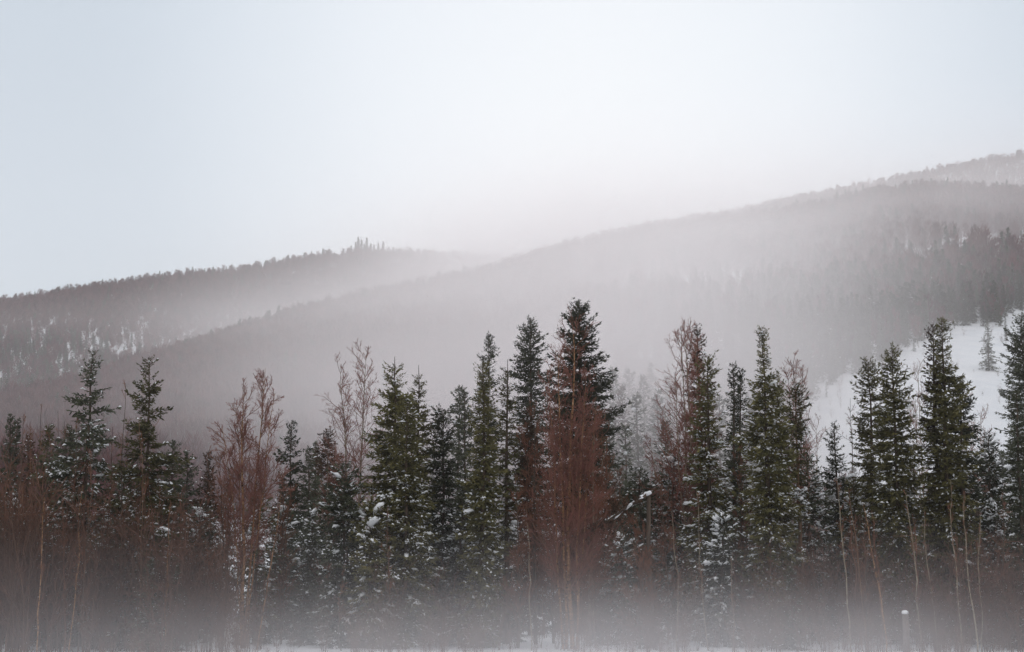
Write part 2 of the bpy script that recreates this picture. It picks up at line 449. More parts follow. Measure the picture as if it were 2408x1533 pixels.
            tri = [(g_[r, k], g_[r + 1, k], g2[r + 1, k]) for r in range(nv - 2) for k in range(nu)] + [(g_[r, k], g2[r + 1, k], g2[r, k]) for r in range(nv - 2) for k in range(nu)]
            n0 = (nv - 1) * nu
            tri += [(n0, g_[0, k], g2[0, k]) for k in range(nu)] + [(n0 + 1, g2[-1, k], g_[-1, k]) for k in range(nu)]
            tri = np.array(tri)
            sv.append(Vb.reshape(-1, 3)); sf.append((np.arange(nb)[:, None, None] * len(sph) + tri[None]).reshape(-1, 3))
        snow_a = join(list(zip(sv, sf)))
    else:
        snow_a = None
    return trunk, wood, crown, snow_a

_spruce_cache = {}
def spruce_meshes(key, mat, bark, **kw):
    if key not in _spruce_cache:
        trunk, wood, crown, snow = spruce_arrays(**kw)
        _spruce_cache[key] = (build_mesh('trunk', *trunk, bark, smooth=True), build_mesh('limbs', *wood, bark),
                              build_mesh('crown', *crown, mat), build_mesh('snow_load', *snow, M['clump'], smooth=True) if snow else None)
    return _spruce_cache[key]

def tree_root(name, label, cat, loc, rz=0.0, group=None, scale=None):
    o = bpy.data.objects.new(name, None); COL.objects.link(o)
    o.empty_display_size = 0.5
    o.location = loc; o.rotation_euler = (0, 0, rz)
    if scale is not None: o.scale = scale
    o['label'] = label; o['category'] = cat
    if group: o['group'] = group
    return o

def put_spruce(meshes, label, loc, rz=0, group=None, scale=None, name='spruce_tree', simple=False):
    root = tree_root(name, label, 'spruce', loc, rz, group, scale)
    for nm, me in zip(('trunk', 'limbs', 'crown', 'snow_load'), meshes):
        if me is None or (simple and nm == 'limbs'): continue
        c = link(nm, me, root)
        if nm != 'trunk': c['kind'] = 'stuff'
    return root

def at(x, y, r):
    """where a tree stands whose top shows at (x, y) when it is r metres off, and how tall it is"""
    az, tn = ray(x, y)
    px, py = math.sin(az) * r, math.cos(az) * r
    gz = float(ground_z(px, py))
    return (px, py, gz - 0.05), CAM_Z + tn * r - gz + 0.05

def px_m(r):
    return FPX / r           # picture pixels per metre

# x, y of the top, distance, profile as (y in picture, half width in picture px), options, label
S_ = dict
near_spruces = [
 (218, 822, 84, [(822, 3), (880, 18), (940, 32), (1000, 38), (1050, 58), (1110, 66), (1250, 72), (1500, 60)], S_(rugged=.75, sparse=.22, snow=1.5, snow_top=.75, dens=.85, droop=.2), 'needles_blue', 'tall open spruce with snow on long flat limbs, standing alone above the reddish thicket'),
 (352, 838, 80, [(838, 3), (880, 20), (930, 32), (980, 38), (1030, 55), (1080, 62), (1200, 66), (1500, 60)], S_(rugged=.55, sparse=.15, snow=.9, snow_top=.6), 'needles', 'ragged dark green spruce with two birch saplings before it and snow clumps low down'),
 (24, 972, 98, [(972, 3), (1050, 14), (1120, 20), (1500, 30)], S_(), 'needles_blue', 'very slender spruce at the edge of the picture, taller of a close pair'),
 (42, 984, 99, [(984, 3), (1060, 13), (1120, 18), (1500, 28)], S_(), 'needles_blue', 'very slender spruce, shorter of a close pair at the edge of the picture'),
 (70, 1018, 97, [(1018, 3), (1080, 15), (1500, 30)], S_(), 'needles_brown', 'small brownish spruce rising just above the thicket beside a slender pair'),
 (114, 998, 95, [(998, 4), (1060, 20), (1130, 28), (1500, 34)], S_(), 'needles', 'narrow olive spruce between the slender pair and the tall open spruce'),
 (168, 1000, 90, [(1000, 4), (1060, 28), (1130, 36), (1500, 42)], S_(snow=1.6, rugged=.6), 'needles_blue', 'snowy spruce half hidden at the foot of the tall open spruce'),
 (405, 1035, 104, [(1035, 4), (1100, 22), (1180, 30), (1500, 36)], S_(snow=.8), 'needles_blue', 'middle sized spruce close behind the ragged dark spruce'),
 (441, 1058, 108, [(1058, 3), (1110, 18), (1180, 26), (1500, 34)], S_(rugged=.5), 'needles_blue', 'thin spruce with open branches next to a middle sized spruce, hazier'),
 (490, 1060, 104, [(1060, 3), (1120, 16), (1190, 28), (1500, 36)], S_(), 'needles_brown', 'brownish thin spruce just beside the many-stemmed birch'),
 (685, 988, 100, [(988, 3), (1040, 16), (1090, 26), (1160, 30), (1500, 36)], S_(rugged=.6, sparse=.2, snow=.4), 'needles_blue', 'open spruce with upturned branches between the two birches'),
 (727, 1052, 108, [(1052, 3), (1110, 18), (1170, 26), (1500, 34)], S_(snow=.7), 'needles_blue', 'small hazy spruce beneath the pale pink birch'),
 (741, 1036, 132, [(1036, 3), (1100, 16), (1500, 26)], S_(snow=.3), 'needles_blue', 'faint needle thin spruce in the fog behind a small hazy spruce'),
 (772, 1008, 122, [(1008, 3), (1060, 22), (1130, 34), (1500, 40)], S_(rugged=.5, snow=.4), 'needles_brown', 'faint brownish spruce in the fog just before the pale pink birch'),
 (812, 1088, 80, [(1088, 4), (1120, 22), (1160, 42), (1230, 60), (1500, 72)], S_(snow=1.3, snow_top=.95), 'needles_blue', 'low bushy spruce with snow on its tips under the pale pink birch'),
 (928, 838, 81, [(838, 3), (880, 18), (925, 20), (940, 42), (1000, 46), (1100, 62), (1200, 82), (1350, 92), (1500, 90)], S_(leader=.75, snow=1.2, snow_top=.55, dens=1.15, blobs=55), 'needles', 'large full olive spruce with tiered top, tallest of the middle clump'),
 (984, 858, 85, [(858, 3), (900, 12), (940, 20), (990, 34), (1060, 44), (1200, 58), (1500, 70)], S_(leader=.75, snow=1.1, snow_top=.6), 'needles', 'spruce with a long bare leader close beside the large tiered spruce'),
 (957, 948, 79, [(948, 5), (990, 24), (1060, 36), (1160, 50), (1350, 70), (1500, 75)], S_(snow=1.2, snow_top=.7, blobs=55), 'needles', 'dense dark spruce filling the gap before the two tallest spruces of the middle clump'),
 (1044, 962, 83, [(962, 8), (985, 24), (1050, 30), (1120, 32), (1200, 34), (1350, 42), (1500, 50)], S_(snow=1.0, dens=1.2), 'needles_blue', 'blunt topped dark bluish spruce with a visible bare lower trunk'),
 (1092, 912, 138, [(912, 3), (960, 18), (1030, 26), (1150, 32), (1500, 40)], S_(rugged=.6, sparse=.2, snow=.8), 'needles_blue', 'hazy open spruce between the blunt dark spruce and a slim olive spruce'),
 (1148, 785, 122, [(785, 3), (830, 14), (880, 16), (950, 22), (1050, 26), (1200, 32), (1500, 38)], S_(rugged=.6, sparse=.15, snow=.3), 'needles_blue', 'tall slender hazy spruce rising close behind a club shaped olive spruce'),
 (1134, 850, 79, [(850, 5), (880, 14), (950, 24), (1050, 34), (1150, 42), (1300, 50), (1500, 54)], S_(snow=.8, snow_top=.55, dens=1.25, droop=.5), 'needles', 'club shaped dense olive spruce in the middle of the tree line'),
 (1193, 845, 83, [(845, 2), (880, 12), (950, 22), (1050, 28), (1150, 30), (1300, 26), (1500, 24)], S_(leader=.75, snow=.7, zb=4.5), 'needles', 'slim green spruce with a bare trunk below, beside the club shaped one'),
 (1247, 748, 146, [(748, 3), (800, 26), (860, 38), (930, 42), (1020, 40), (1200, 38), (1500, 38)], S_(snow=0.1, rugged=.45), 'needles_blue', 'broad grey green spruce faded by fog behind the red birch'),
 (1361, 710, 98, [(710, 4), (740, 24), (800, 34), (860, 52), (920, 72), (1000, 82), (1100, 84), (1500, 80)], S_(snow=.15, rugged=.34, dens=1.35, kite=.24, kw=.10, twig_gap=.13), 'needles_blue', 'tallest and broadest spruce of all, half hidden by the red birch'),
 (1505, 1100, 88, [(1100, 4), (1150, 30), (1230, 42), (1350, 48), (1500, 50)], S_(snow=1.2, rugged=.6, sparse=.2), 'needles_blue', 'short spruce by the snow laden leaning tree'),
 (1638, 760, 92, [(760, 3), (800, 12), (860, 22), (930, 28), (1050, 36), (1500, 44)], S_(snow=.3), 'needles_brown', 'reddish brown narrow spruce inside the many-stemmed birch crown'),
 (1664, 834, 84, [(834, 4), (880, 20), (950, 26), (1020, 34), (1100, 44), (1200, 60), (1350, 58), (1500, 50)], S_(snow=1.7, snow_top=.72, blobs=60), 'needles', 'olive spruce with heavy snow tiers below, beside the birch with grey trunks'),
 (1722, 852, 100, [(852, 3), (900, 12), (980, 16), (1100, 24), (1500, 30)], S_(snow=.4), 'needles_blue', 'taller of two thin twin spires between two olive spruces'),
 (1739, 866, 101, [(866, 3), (910, 11), (990, 15), (1100, 22), (1500, 28)], S_(snow=.4), 'needles_blue', 'shorter of two thin twin spires between two olive spruces'),
 (1791, 768, 81, [(768, 4), (790, 12), (830, 11), (850, 16), (870, 14), (900, 30), (960, 40), (1040, 52), (1150, 60), (1300, 54), (1500, 40)], S_(snow=.9, snow_top=.85, dens=1.2, blobs=60, rugged=.3), 'needles', 'dense olive spruce with a narrow club top and a few round snow pillows'),
 (1826, 880, 83, [(880, 3), (920, 16), (980, 26), (1060, 32), (1200, 38), (1500, 40)], S_(snow=.7), 'needles', 'shoulder high spruce leaning close against the club topped olive spruce'),
 (1870, 900, 84, [(900, 4), (930, 18), (980, 26), (1040, 26), (1110, 18), (1500, 8)], S_(snow=.8, zb=6.4), 'needles', 'spruce with a tufted top and a long bare orange trunk'),
 (1903, 1062, 86, [(1062, 4), (1120, 26), (1200, 40), (1320, 46), (1500, 40)], S_(snow=1.3, snow_top=.9), 'needles_blue', 'low dark spruce with snow pillows next to the bare orange trunk'),
 (1961, 990, 90, [(990, 2), (1040, 14), (1100, 24), (1200, 36), (1350, 40), (1500, 40)], S_(snow=1.0, snow_top=.8, rugged=.5), 'needles_blue', 'slender pointed spruce before the snow clearing'),
 (2040, 844, 93, [(844, 4), (880, 22), (950, 34), (1030, 38), (1130, 48), (1250, 56), (1500, 50)], S_(snow=.7, rugged=.45, sparse=.15), 'needles', 'greyish open spruce before the snow clearing, left partner of a dense one'),
 (2097, 822, 84, [(822, 5), (850, 20), (910, 30), (960, 40), (1030, 48), (1130, 56), (1250, 62), (1500, 40)], S_(snow=.7, snow_top=.6, dens=1.2), 'needles', 'dense olive spruce with rounded top in front of the snow clearing'),
 (2213, 746, 85, [(746, 4), (790, 15), (850, 19), (900, 40), (980, 48), (1080, 60), (1180, 68), (1300, 62), (1500, 45)], S_(snow=.5, snow_top=.6, dens=1.15), 'needles', 'dark spruce with a brown forked top, higher fork, before the snow clearing'),
 (2192, 762, 85.6, [(762, 6), (790, 15), (850, 16), (900, 24), (1000, 26), (1500, 20)], S_(snow=.2), 'needles_brown', 'lower brown fork of the dark double topped spruce'),
 (2258, 892, 87, [(892, 4), (930, 22), (1000, 36), (1080, 46), (1180, 56), (1500, 50)], S_(snow=.9), 'needles_blue', 'sloping shouldered spruce grown into the double topped spruce'),
 (2322, 1010, 92, [(1010, 3), (1060, 22), (1120, 36), (1220, 46), (1500, 46)], S_(snow=1.8, snow_top=.95, rugged=.55), 'needles_blue', 'snow laden spruce at the lower edge of the clearing'),
 (2388, 914, 82, [(914, 2), (960, 14), (1010, 26), (1100, 32), (1250, 40), (1500, 44)], S_(snow=.5, snow_top=.7), 'needles_blue', 'dark pointed spruce at the edge of the picture beyond the clearing'),
 (2400, 742, 165, [(742, 4), (800, 30), (860, 40), (930, 44), (1100, 46)], S_(snow=.6), 'needles_blue', 'pale foggy spruce standing over the snow clearing at the picture edge'),
 # lower snowy row between the tall ones
 (606, 1150, 84, [(1150, 4), (1200, 24), (1300, 42), (1500, 44)], S_(snow=1.1, snow_top=.9), 'needles', 'low spruce growing up through the stems of the many-stemmed birch'),
 (664, 1180, 90, [(1180, 4), (1240, 26), (1350, 40), (1500, 46)], S_(snow=1.8, snow_top=.95, rugged=.5), 'needles_blue', 'low snowy spruce beside the many-stemmed birch'),
 (735, 1195, 92, [(1195, 4), (1240, 30), (1350, 46), (1500, 50)], S_(snow=1.9, snow_top=.97, rugged=.5), 'needles_blue', 'low spruce striped with snow between two birches'),
 (872, 1170, 79, [(1170, 5), (1230, 36), (1330, 52), (1500, 60)], S_(snow=1.4, snow_top=.9), 'needles', 'low wide spruce with snow clumps at the foot of the tiered spruce'),
 (1085, 1165, 81, [(1165, 4), (1230, 28), (1330, 38), (1500, 44)], S_(snow=1.4, snow_top=.9), 'needles_blue', 'low spruce wedged between the blunt spruce and the club shaped one'),
 (1245, 960, 94, [(960, 5), (1040, 28), (1120, 36), (1250, 42), (1500, 48)], S_(snow=.9, rugged=.5), 'needles_brown', 'rust brown spruce between the slim green spruce and the red birch'),
 (1405, 1130, 96, [(1130, 4), (1180, 36), (1280, 60), (1500, 66)], S_(snow=1.2, snow_top=.95, rugged=.5), 'needles_brown', 'brownish low spruce behind the red birch'),
 (1460, 1260, 82, [(1260, 4), (1300, 36), (1400, 60), (1520, 60)], S_(snow=1.4, snow_top=.97, rugged=.6, sparse=.2), 'needles_blue', 'low spreading spruce below the snow laden leaning tree'),
 (1584, 1045, 88, [(1045, 4), (1100, 26), (1200, 40), (1350, 46), (1500, 46)], S_(snow=1.6, snow_top=.95, rugged=.5), 'needles_blue', 'snowy spruce under the crown of the birch with grey trunks'),
 (1700, 1210, 80, [(1210, 5), (1260, 36), (1350, 52), (1500, 50)], S_(snow=1.6, snow_top=.98, blobs=60), 'needles_blue', 'low spruce loaded with thick snow at the foot of the olive spruces'),
 (2005, 1130, 89, [(1130, 5), (1200, 30), (1300, 44), (1500, 48)], S_(snow=1.2, snow_top=.9), 'needles', 'low spruce in front of the greyish open spruce'),
 (2345, 1170, 86, [(1170, 5), (1230, 34), (1330, 50), (1500, 50)], S_(snow=1.8, snow_top=.97), 'needles_blue', 'low spruce with snow striped limbs near the picture edge'),
 (470, 1185, 92, [(1185, 4), (1240, 30), (1340, 44), (1500, 48)], S_(snow=1.7, snow_top=.95), 'needles_blue', 'low snowy spruce buried in the thicket before the thin brownish spruce'),
 (290, 1085, 88, [(1085, 5), (1140, 34), (1240, 48), (1500, 50)], S_(snow=1.3, snow_top=.95), 'needles_blue', 'low spruce buried in the thicket between the two tall open spruces'),
 (1150, 1200, 86, [(1200, 4), (1260, 34), (1360, 44), (1500, 50)], S_(snow=1.3, snow_top=.95), 'needles_blue', 'low spruce behind the foot of the club shaped spruce'),
 (375, 1130, 90, [(1130, 4), (1180, 34), (1280, 52), (1500, 55)], S_(snow=1.7, snow_top=.97, rugged=.5), 'needles_blue', 'low spruce with thick snow clumps under the ragged dark spruce'),
 (40, 1150, 92, [(1150, 4), (1220, 30), (1500, 50)], S_(snow=1.4, snow_top=.97), 'needles_blue', 'low snow flecked spruce in the thicket at the picture edge'),
]
for n_, (x, y, r, prof, opt, mat, label) in enumerate(near_spruces):
    loc, H = at(x, y, r)
    ppm = px_m(r)
    base_y = y + H * ppm
    pf = sorted(((base_y - py) / (base_y - y), 1.12 * w / ppm) for py, w in prof)
    opt = dict(opt)
    if r > 94 or y > 1080:          # farther or mostly covered: coarser sprays
        opt.setdefault('twig_gap', .17); opt.setdefault('kite', .30); opt.setdefault('kw', .125)
    k = spruce_meshes(('near', n_), M[mat], M['pinebark'] if 'orange' in label else M['bark'], seed=100 + n_, H=H, prof=pf, **opt)
    put_spruce(k, label, loc)

# ------------------------------------------------------------------ bare broadleaved trees
def spawn(rng, par, prad, n, length, ang, up, K, s_lo=0.2, s_hi=1.0, thin=0.5, curve=0.25, lenfall=0.5):
    """children of polylines par (N,K,3): n each"""
    N, Kp, _ = par.shape
    b = np.repeat(np.arange(N), n)
    s = rng.uniform(s_lo, s_hi, len(b)) * (Kp - 1)
    i = np.minimum(s.astype(int), Kp - 2); f = (s - i)[:, None]
    P0 = par[b, i] * (1 - f) + par[b, i + 1] * f
    T = unit(par[b, i + 1] - par[b, i])
    ref = rng.normal(0, 1, T.shape); side = unit(ref - (ref * T).sum(-1, keepdims=True) * T)
    a = (ang * rng.uniform(0.6, 1.35, len(b)))[:, None]
    D = unit(T * np.cos(a) + side * np.sin(a) + np.array([0, 0, up]))
    plen = np.linalg.norm(np.diff(par, axis=1), axis=-1).sum(1)[b]
    Lc = length * (plen if length < 3 else 1) * (1 - lenfall * (s / (Kp - 1))) * rng.uniform(0.6, 1.25, len(b))
    pts = [P0]
    d = D
    for k in range(K - 1):
        pts.append(pts[-1] + d * (Lc / (K - 1))[:, None])
        d = unit(d + np.array([0, 0, curve]) / (K - 1) + rng.normal(0, 0.16, d.shape))
    C = np.stack(pts, 1)
    r0 = (prad[b, i] * thin)[:, None]
    rad = r0 * np.linspace(1, 0.35, K)[None]
    return C, rad

def birch_arrays(seed, stems, limb_n=26, limb_len=0.26, l2=8, l3=7, twig=0.0092, ang=0.55, low=0.25, twig_len=0.42, upc=0.40):
    """stems: list of (x offset at base, height, x offset at top, radius) ; returns trunks, limbs, twigs"""
    rng = np.random.default_rng(seed)
    K = 12
    tp, tr = [], []
    for bx, H, txx, rad in stems:
        t = np.linspace(0, 1, K)
        wx = np.cumsum(rng.normal(0, 0.05, K)); wy = np.cumsum(rng.normal(0, 0.05, K)); wx -= wx[-1] * t; wy -= wy[-1] * t
        by = rng.uniform(-.2, .2); dy = rng.uniform(-.8, .8)
        tp.append(np.stack([bx + (txx - bx) * t ** 1.3 + wx, by + dy * t + wy, t * H], -1))
        tr.append(rad * 0.8 * (1 - t) ** 0.8 + 0.008)
    tp, tr = np.stack(tp), np.stack(tr)
    L1, R1 = spawn(rng, tp, tr, limb_n, limb_len, ang, 0.25, 6, low, 0.99, 0.30, upc, 0.75)
    R1 = np.maximum(R1 * 1.25, twig * 1.6)
    L2, R2 = spawn(rng, L1, R1, l2, 0.50, 0.75, 0.10, 4, 0.15, 1.0, 0.55, 0.3, 0.45)
    R2 = np.clip(R2, twig * 0.8, 0.012)
    L3, R3 = spawn(rng, L2, R2, l3, twig_len, 0.8, 0.05, 2, 0.1, 1.0, 0.6, 0.1, 0.4)
    R3 = np.full_like(R3, twig * 0.55) * np.linspace(1.25, 0.7, 2)
    return tubes(tp, tr, 8), tubes(L1, R1, 3), join([tubes(L2, R2, 3), tubes(L3, R3, 3)])

def put_birch(arr, label, loc, bark, limb, twig, group=None, name='birch_tree', cat='birch', rz=0, scale=None):
    root = tree_root(name, label, cat, loc, rz, group, scale)
    link('trunk', build_mesh('trunk', *arr[0], bark, smooth=True), root)
    link('limbs', build_mesh('limbs', *arr[1], limb), root)['kind'] = 'stuff'
    link('crown', build_mesh('crown', *arr[2], twig), root)['kind'] = 'stuff'
    return root

near_birches = [
 # x, y top; distance; stems (base x, top x, top y, radius m); options; mats; label
 (590, 880, 80, [(592, 625, 868, .08), (584, 578, 920, .11), (590, 558, 955, .045), (598, 652, 930, .045), (584, 532, 1000, .035)], S_(limb_n=40, low=.30, limb_len=.235, ang=.8, l2=7, l3=7), ('birchbark', 'limb', 'twig'), 'many-stemmed birch with a bright orange trunk and a fan of pinkish twigs'),
 (850, 835, 92, [(848, 862, 832, .10), (842, 803, 865, .10)], S_(limb_n=46, low=.40, limb_len=.235, ang=.85, l2=7, l3=7), ('paleb', 'limb', 'twig'), 'pale pink birch with two trunks forming a narrow fork'),
 (1340, 770, 77, [(1342, 1345, 745, .13), (1330, 1312, 830, .09), (1322, 1290, 900, .06), (1350, 1378, 870, .05), (1352, 1400, 960, .05)], S_(limb_n=66, low=.16, limb_len=.23, ang=.85, l2=7, l3=4), ('birchbark', 'limb', 'twig'), 'large red birch with orange trunk before the tallest spruce'),
 (1395, 980, 80, [(1385, 1400, 960, .09), (1375, 1425, 1040, .06), (1395, 1370, 1000, .06)], S_(limb_n=44, low=.12, limb_len=.24, ang=.75, l2=7, l3=5), ('paleb', 'limb', 'twig_brown'), 'dense rusty broadleaved tree filling the space beside the large red birch'),
 (1255, 950, 82, [(1262, 1255, 945, .08), (1256, 1230, 1010, .06)], S_(limb_n=44, low=.12, limb_len=.22, ang=.7, l2=7, l3=5), ('bark', 'limb', 'twig_brown'), 'rusty bare tree between the slim green spruce and the large red birch'),
 (1615, 775, 86, [(1632, 1612, 775, .10), (1622, 1600, 790, .08), (1640, 1636, 800, .08), (1615, 1580, 880, .06)], S_(limb_n=40, low=.25, limb_len=.25, ang=.85, l2=7, l3=6), ('paleb', 'limb', 'twig'), 'wide birch with several pale grey trunks and a purplish crown'),
 (1590, 1000, 90, [(1585, 1560, 960, .07), (1575, 1530, 1040, .06)], S_(limb_n=44, low=.15, limb_len=.26, ang=.75, l2=7, l3=5), ('paleb', 'limb', 'twig'), 'low spreading purplish birch beside the one with grey trunks'),
 (1862, 852, 100, [(1866, 1862, 850, .07), (1866, 1848, 880, .05), (1868, 1882, 875, .05)], S_(limb_n=36, low=.42, limb_len=.2, ang=.75, l2=7, l3=5), ('bark', 'limb', 'twig'), 'small red crowned birch behind the tufted bare trunked spruce'),
 (2158, 850, 118, [(2160, 2158, 850, .07), (2158, 2140, 930, .05)], S_(limb_n=26, low=.3, limb_len=.22, ang=.7, l2=7, l3=4), ('paleb', 'limb', 'twig'), 'thin pinkish birch against the snow clearing between two dark spruces'),
 (2275, 900, 120, [(2275, 2270, 895, .07), (2275, 2300, 970, .05)], S_(limb_n=26, low=.3, limb_len=.24, ang=.7, l2=7, l3=4), ('paleb', 'limb', 'twig'), 'thin pinkish birch against the snow clearing, past the double topped spruce'),
 (1905, 1000, 118, [(1905, 1915, 1000, .06), (1905, 1895, 1040, .05)], S_(limb_n=26, low=.2, limb_len=.28, ang=.75, l2=7, l3=4), ('paleb', 'limb', 'twig'), 'low reddish birch at the near corner of the snow clearing'),
 (2000, 935, 110, [(2002, 2000, 935, .06)], S_(limb_n=24, low=.2, limb_len=.16, ang=.9, l2=4, l3=4), ('bark', 'bark', 'twig_brown'), 'thin leafless snag with short twigs in front of the snow'),
 (2318, 1010, 112, [(2318, 2318, 1005, .05), (2318, 2335, 1050, .05)], S_(limb_n=22, low=.2, limb_len=.3, ang=.75, l2=7, l3=4), ('paleb', 'limb', 'twig'), 'low loose birch over the snow laden spruce by the clearing'),
 (1425, 1060, 86, [(1430, 1428, 1050, .06), (1436, 1455, 1110, .05)], S_(limb_n=30, low=.15, limb_len=.24, ang=.8, l2=7, l3=4), ('bark', 'limb', 'twig_brown'), 'low rusty bare tree between the tallest spruce and the snowy leaning tree'),
 (1295, 1080, 83, [(1300, 1292, 1075, .05), (1296, 1270, 1130, .05)], S_(limb_n=30, low=.12, limb_len=.24, ang=.8, l2=7, l3=4), ('bark', 'limb', 'twig_brown'), 'low rusty bare tree touching the large red birch on its far side'),
 (1495, 1210, 77, [(1500, 1490, 1205, .05), (1496, 1512, 1230, .04)], S_(limb_n=30, low=.1, limb_len=.32, ang=.9, l2=8, l3=7), ('bark', 'limb', 'twig_brown'), 'rust red bush right under the snowy leaning tree'),
 (1215, 1140, 78, [(1222, 1212, 1130, .05), (1218, 1240, 1180, .04)], S_(limb_n=30, low=.12, limb_len=.24, ang=.8, l2=7, l3=4), ('bark', 'limb', 'twig_brown'), 'low rusty bare tree at the foot of the slim green spruce'),
 (525, 1085, 80, [(528, 522, 1075, .05), (532, 548, 1110, .04)], S_(limb_n=28, low=.15, limb_len=.24, ang=.8, l2=7, l3=4), ('bark', 'limb', 'twig_brown'), 'low rusty bare tree leaning toward the many-stemmed birch'),
 (665, 1120, 84, [(668, 660, 1110, .05), (672, 690, 1150, .04)], S_(limb_n=28, low=.15, limb_len=.24, ang=.8, l2=7, l3=4), ('bark', 'limb', 'twig_brown'), 'low brown bare tree below the open spruce with upturned branches'),
 (1735, 1060, 88, [(1738, 1732, 1050, .05), (1740, 1752, 1100, .04)], S_(limb_n=28, low=.15, limb_len=.24, ang=.8, l2=7, l3=4), ('bark', 'limb', 'twig_brown'), 'reddish bare tree below the two thin twin spires'),
 (1560, 1130, 82, [(1562, 1556, 1120, .05)], S_(limb_n=36, low=.12, limb_len=.24, ang=.8, l2=7, l3=4), ('bark', 'limb', 'twig_brown'), 'brown bare tree between the snowy leaning tree and the grey trunked birch'),
 (775, 1090, 90, [(778, 772, 1080, .05), (780, 795, 1120, .04)], S_(limb_n=28, low=.15, limb_len=.24, ang=.8, l2=7, l3=4), ('paleb', 'limb', 'twig'), 'low pinkish bare tree at the foot of the pale pink birch'),
]
def stems_at(x, y, r, stems):
    ppm = px_m(r)
    az, _ = ray(x, y)
    loc = (math.sin(az) * r, math.cos(az) * r, float(ground_z(math.sin(az) * r, math.cos(az) * r)) - 0.05)
    S = []
    for bx, txx, ty, rad in stems:
        _, H = at(txx, ty, r)
        S.append(((bx - x) / ppm, H, (txx - x) / ppm, rad))
    return loc, S
for n_, (x, y, r, stems, opt, mats, label) in enumerate(near_birches):
    loc, S = stems_at(x, y, r, stems)
    put_birch(birch_arrays(300 + n_, S, **opt), label, loc, *[M[m] for m in mats])

# ------------------------------------------------------------------ geometry-nodes scatter for woods and brush nobody could count
def to_px(x, y, z):
    """where a point shows in the 2407 x 1533 picture (used to plan where the woods open up)"""
    z = z - CAM_Z
    f = y * math.cos(TILT) + z * math.sin(TILT); u = -y * math.sin(TILT) + z * math.cos(TILT)
    return 1203.5 + FPX * x / f, 766.5 - FPX * u / f

def in_poly(px, py, poly):
    inside = np.zeros(np.shape(px), bool)
    j = len(poly) - 1
    for i in range(len(poly)):
        xi, yi = poly[i]; xj, yj = poly[j]
        c = ((yi > py) != (yj > py)) & (px < (xj - xi) * (py - yi) / (yj - yi + 1e-9) + xi)
        inside ^= c; j = i
    return inside

def scatter(name, pts, scl, rotz, protos, label, tilt=0.0):
    me = bpy.data.meshes.new(name)
    n = len(pts)
    me.vertices.add(n); me.vertices.foreach_set('co', np.asarray(pts, np.float32).ravel())
    a = me.attributes.new('scl', 'FLOAT', 'POINT'); a.data.foreach_set('value', np.asarray(scl, np.float32))
    rot = np.zeros((n, 3), np.float32); rng = np.random.default_rng(n)
    rot[:, 0] = rng.normal(0, tilt, n); rot[:, 1] = rng.normal(0, tilt, n); rot[:, 2] = rotz
    a = me.attributes.new('rot', 'FLOAT_VECTOR', 'POINT'); a.data.foreach_set('vector', rot.ravel())
    a = me.attributes.new('pick', 'INT', 'POINT'); a.data.foreach_set('value', rng.integers(0, len(protos), n).astype(np.int32))
    o = link(name, me, kind='stuff'); o['label'] = label
    t = bpy.data.node_groups.new(name, 'GeometryNodeTree')
    t.interface.new_socket('Geometry', in_out='INPUT', socket_type='NodeSocketGeometry')
    t.interface.new_socket('Geometry', in_out='OUTPUT', socket_type='NodeSocketGeometry')
    N = t.nodes.new; K = t.links.new
    gi, go = N('NodeGroupInput'), N('NodeGroupOutput')
    m2p = N('GeometryNodeMeshToPoints'); K(gi.outputs[0], m2p.inputs[0])
    jn = N('GeometryNodeJoinGeometry')
    for p in reversed(protos):
        oi = N('GeometryNodeObjectInfo'); oi.inputs[0].default_value = p
        gti = N('GeometryNodeGeometryToInstance')
        K(oi.outputs['Geometry'], gti.inputs[0]); K(gti.outputs[0], jn.inputs[0])
    iop = N('GeometryNodeInstanceOnPoints')
    K(m2p.outputs[0], iop.inputs['Points']); K(jn.outputs[0], iop.inputs['Instance'])
    iop.inputs['Pick Instance'].default_value = True
    def attr(nm, ty, sock):
        q = N('GeometryNodeInputNamedAttribute'); q.data_type = ty; q.inputs[0].default_value = nm
        K(q.outputs[0], iop.inputs[sock])
    attr('pick', 'INT', 'Instance Index'); attr('rot', 'FLOAT_VECTOR', 'Rotation'); attr('scl', 'FLOAT', 'Scale')
    K(iop.outputs[0], go.inputs[0])
    md = o.modifiers.new('scatter', 'NODES'); md.node_group = t
    return o

def proto(name, parts):
    """one unlinked object from [(verts, faces, material)]"""
    V, F, fm, off = [], [], [], 0
    for k, (v, f, m) in enumerate(parts):
        if f.shape[1] == 4:
            f = np.concatenate([f[:, [0, 1, 2]], f[:, [0, 2, 3]]])
        V.append(v); F.append(f + off); off += len(v); fm.append(np.full(len(f), k))
    me = build_mesh(name, np.concatenate(V), np.concatenate(F), [p[2] for p in parts], np.concatenate(fm))
    return bpy.data.objects.new(name, me)

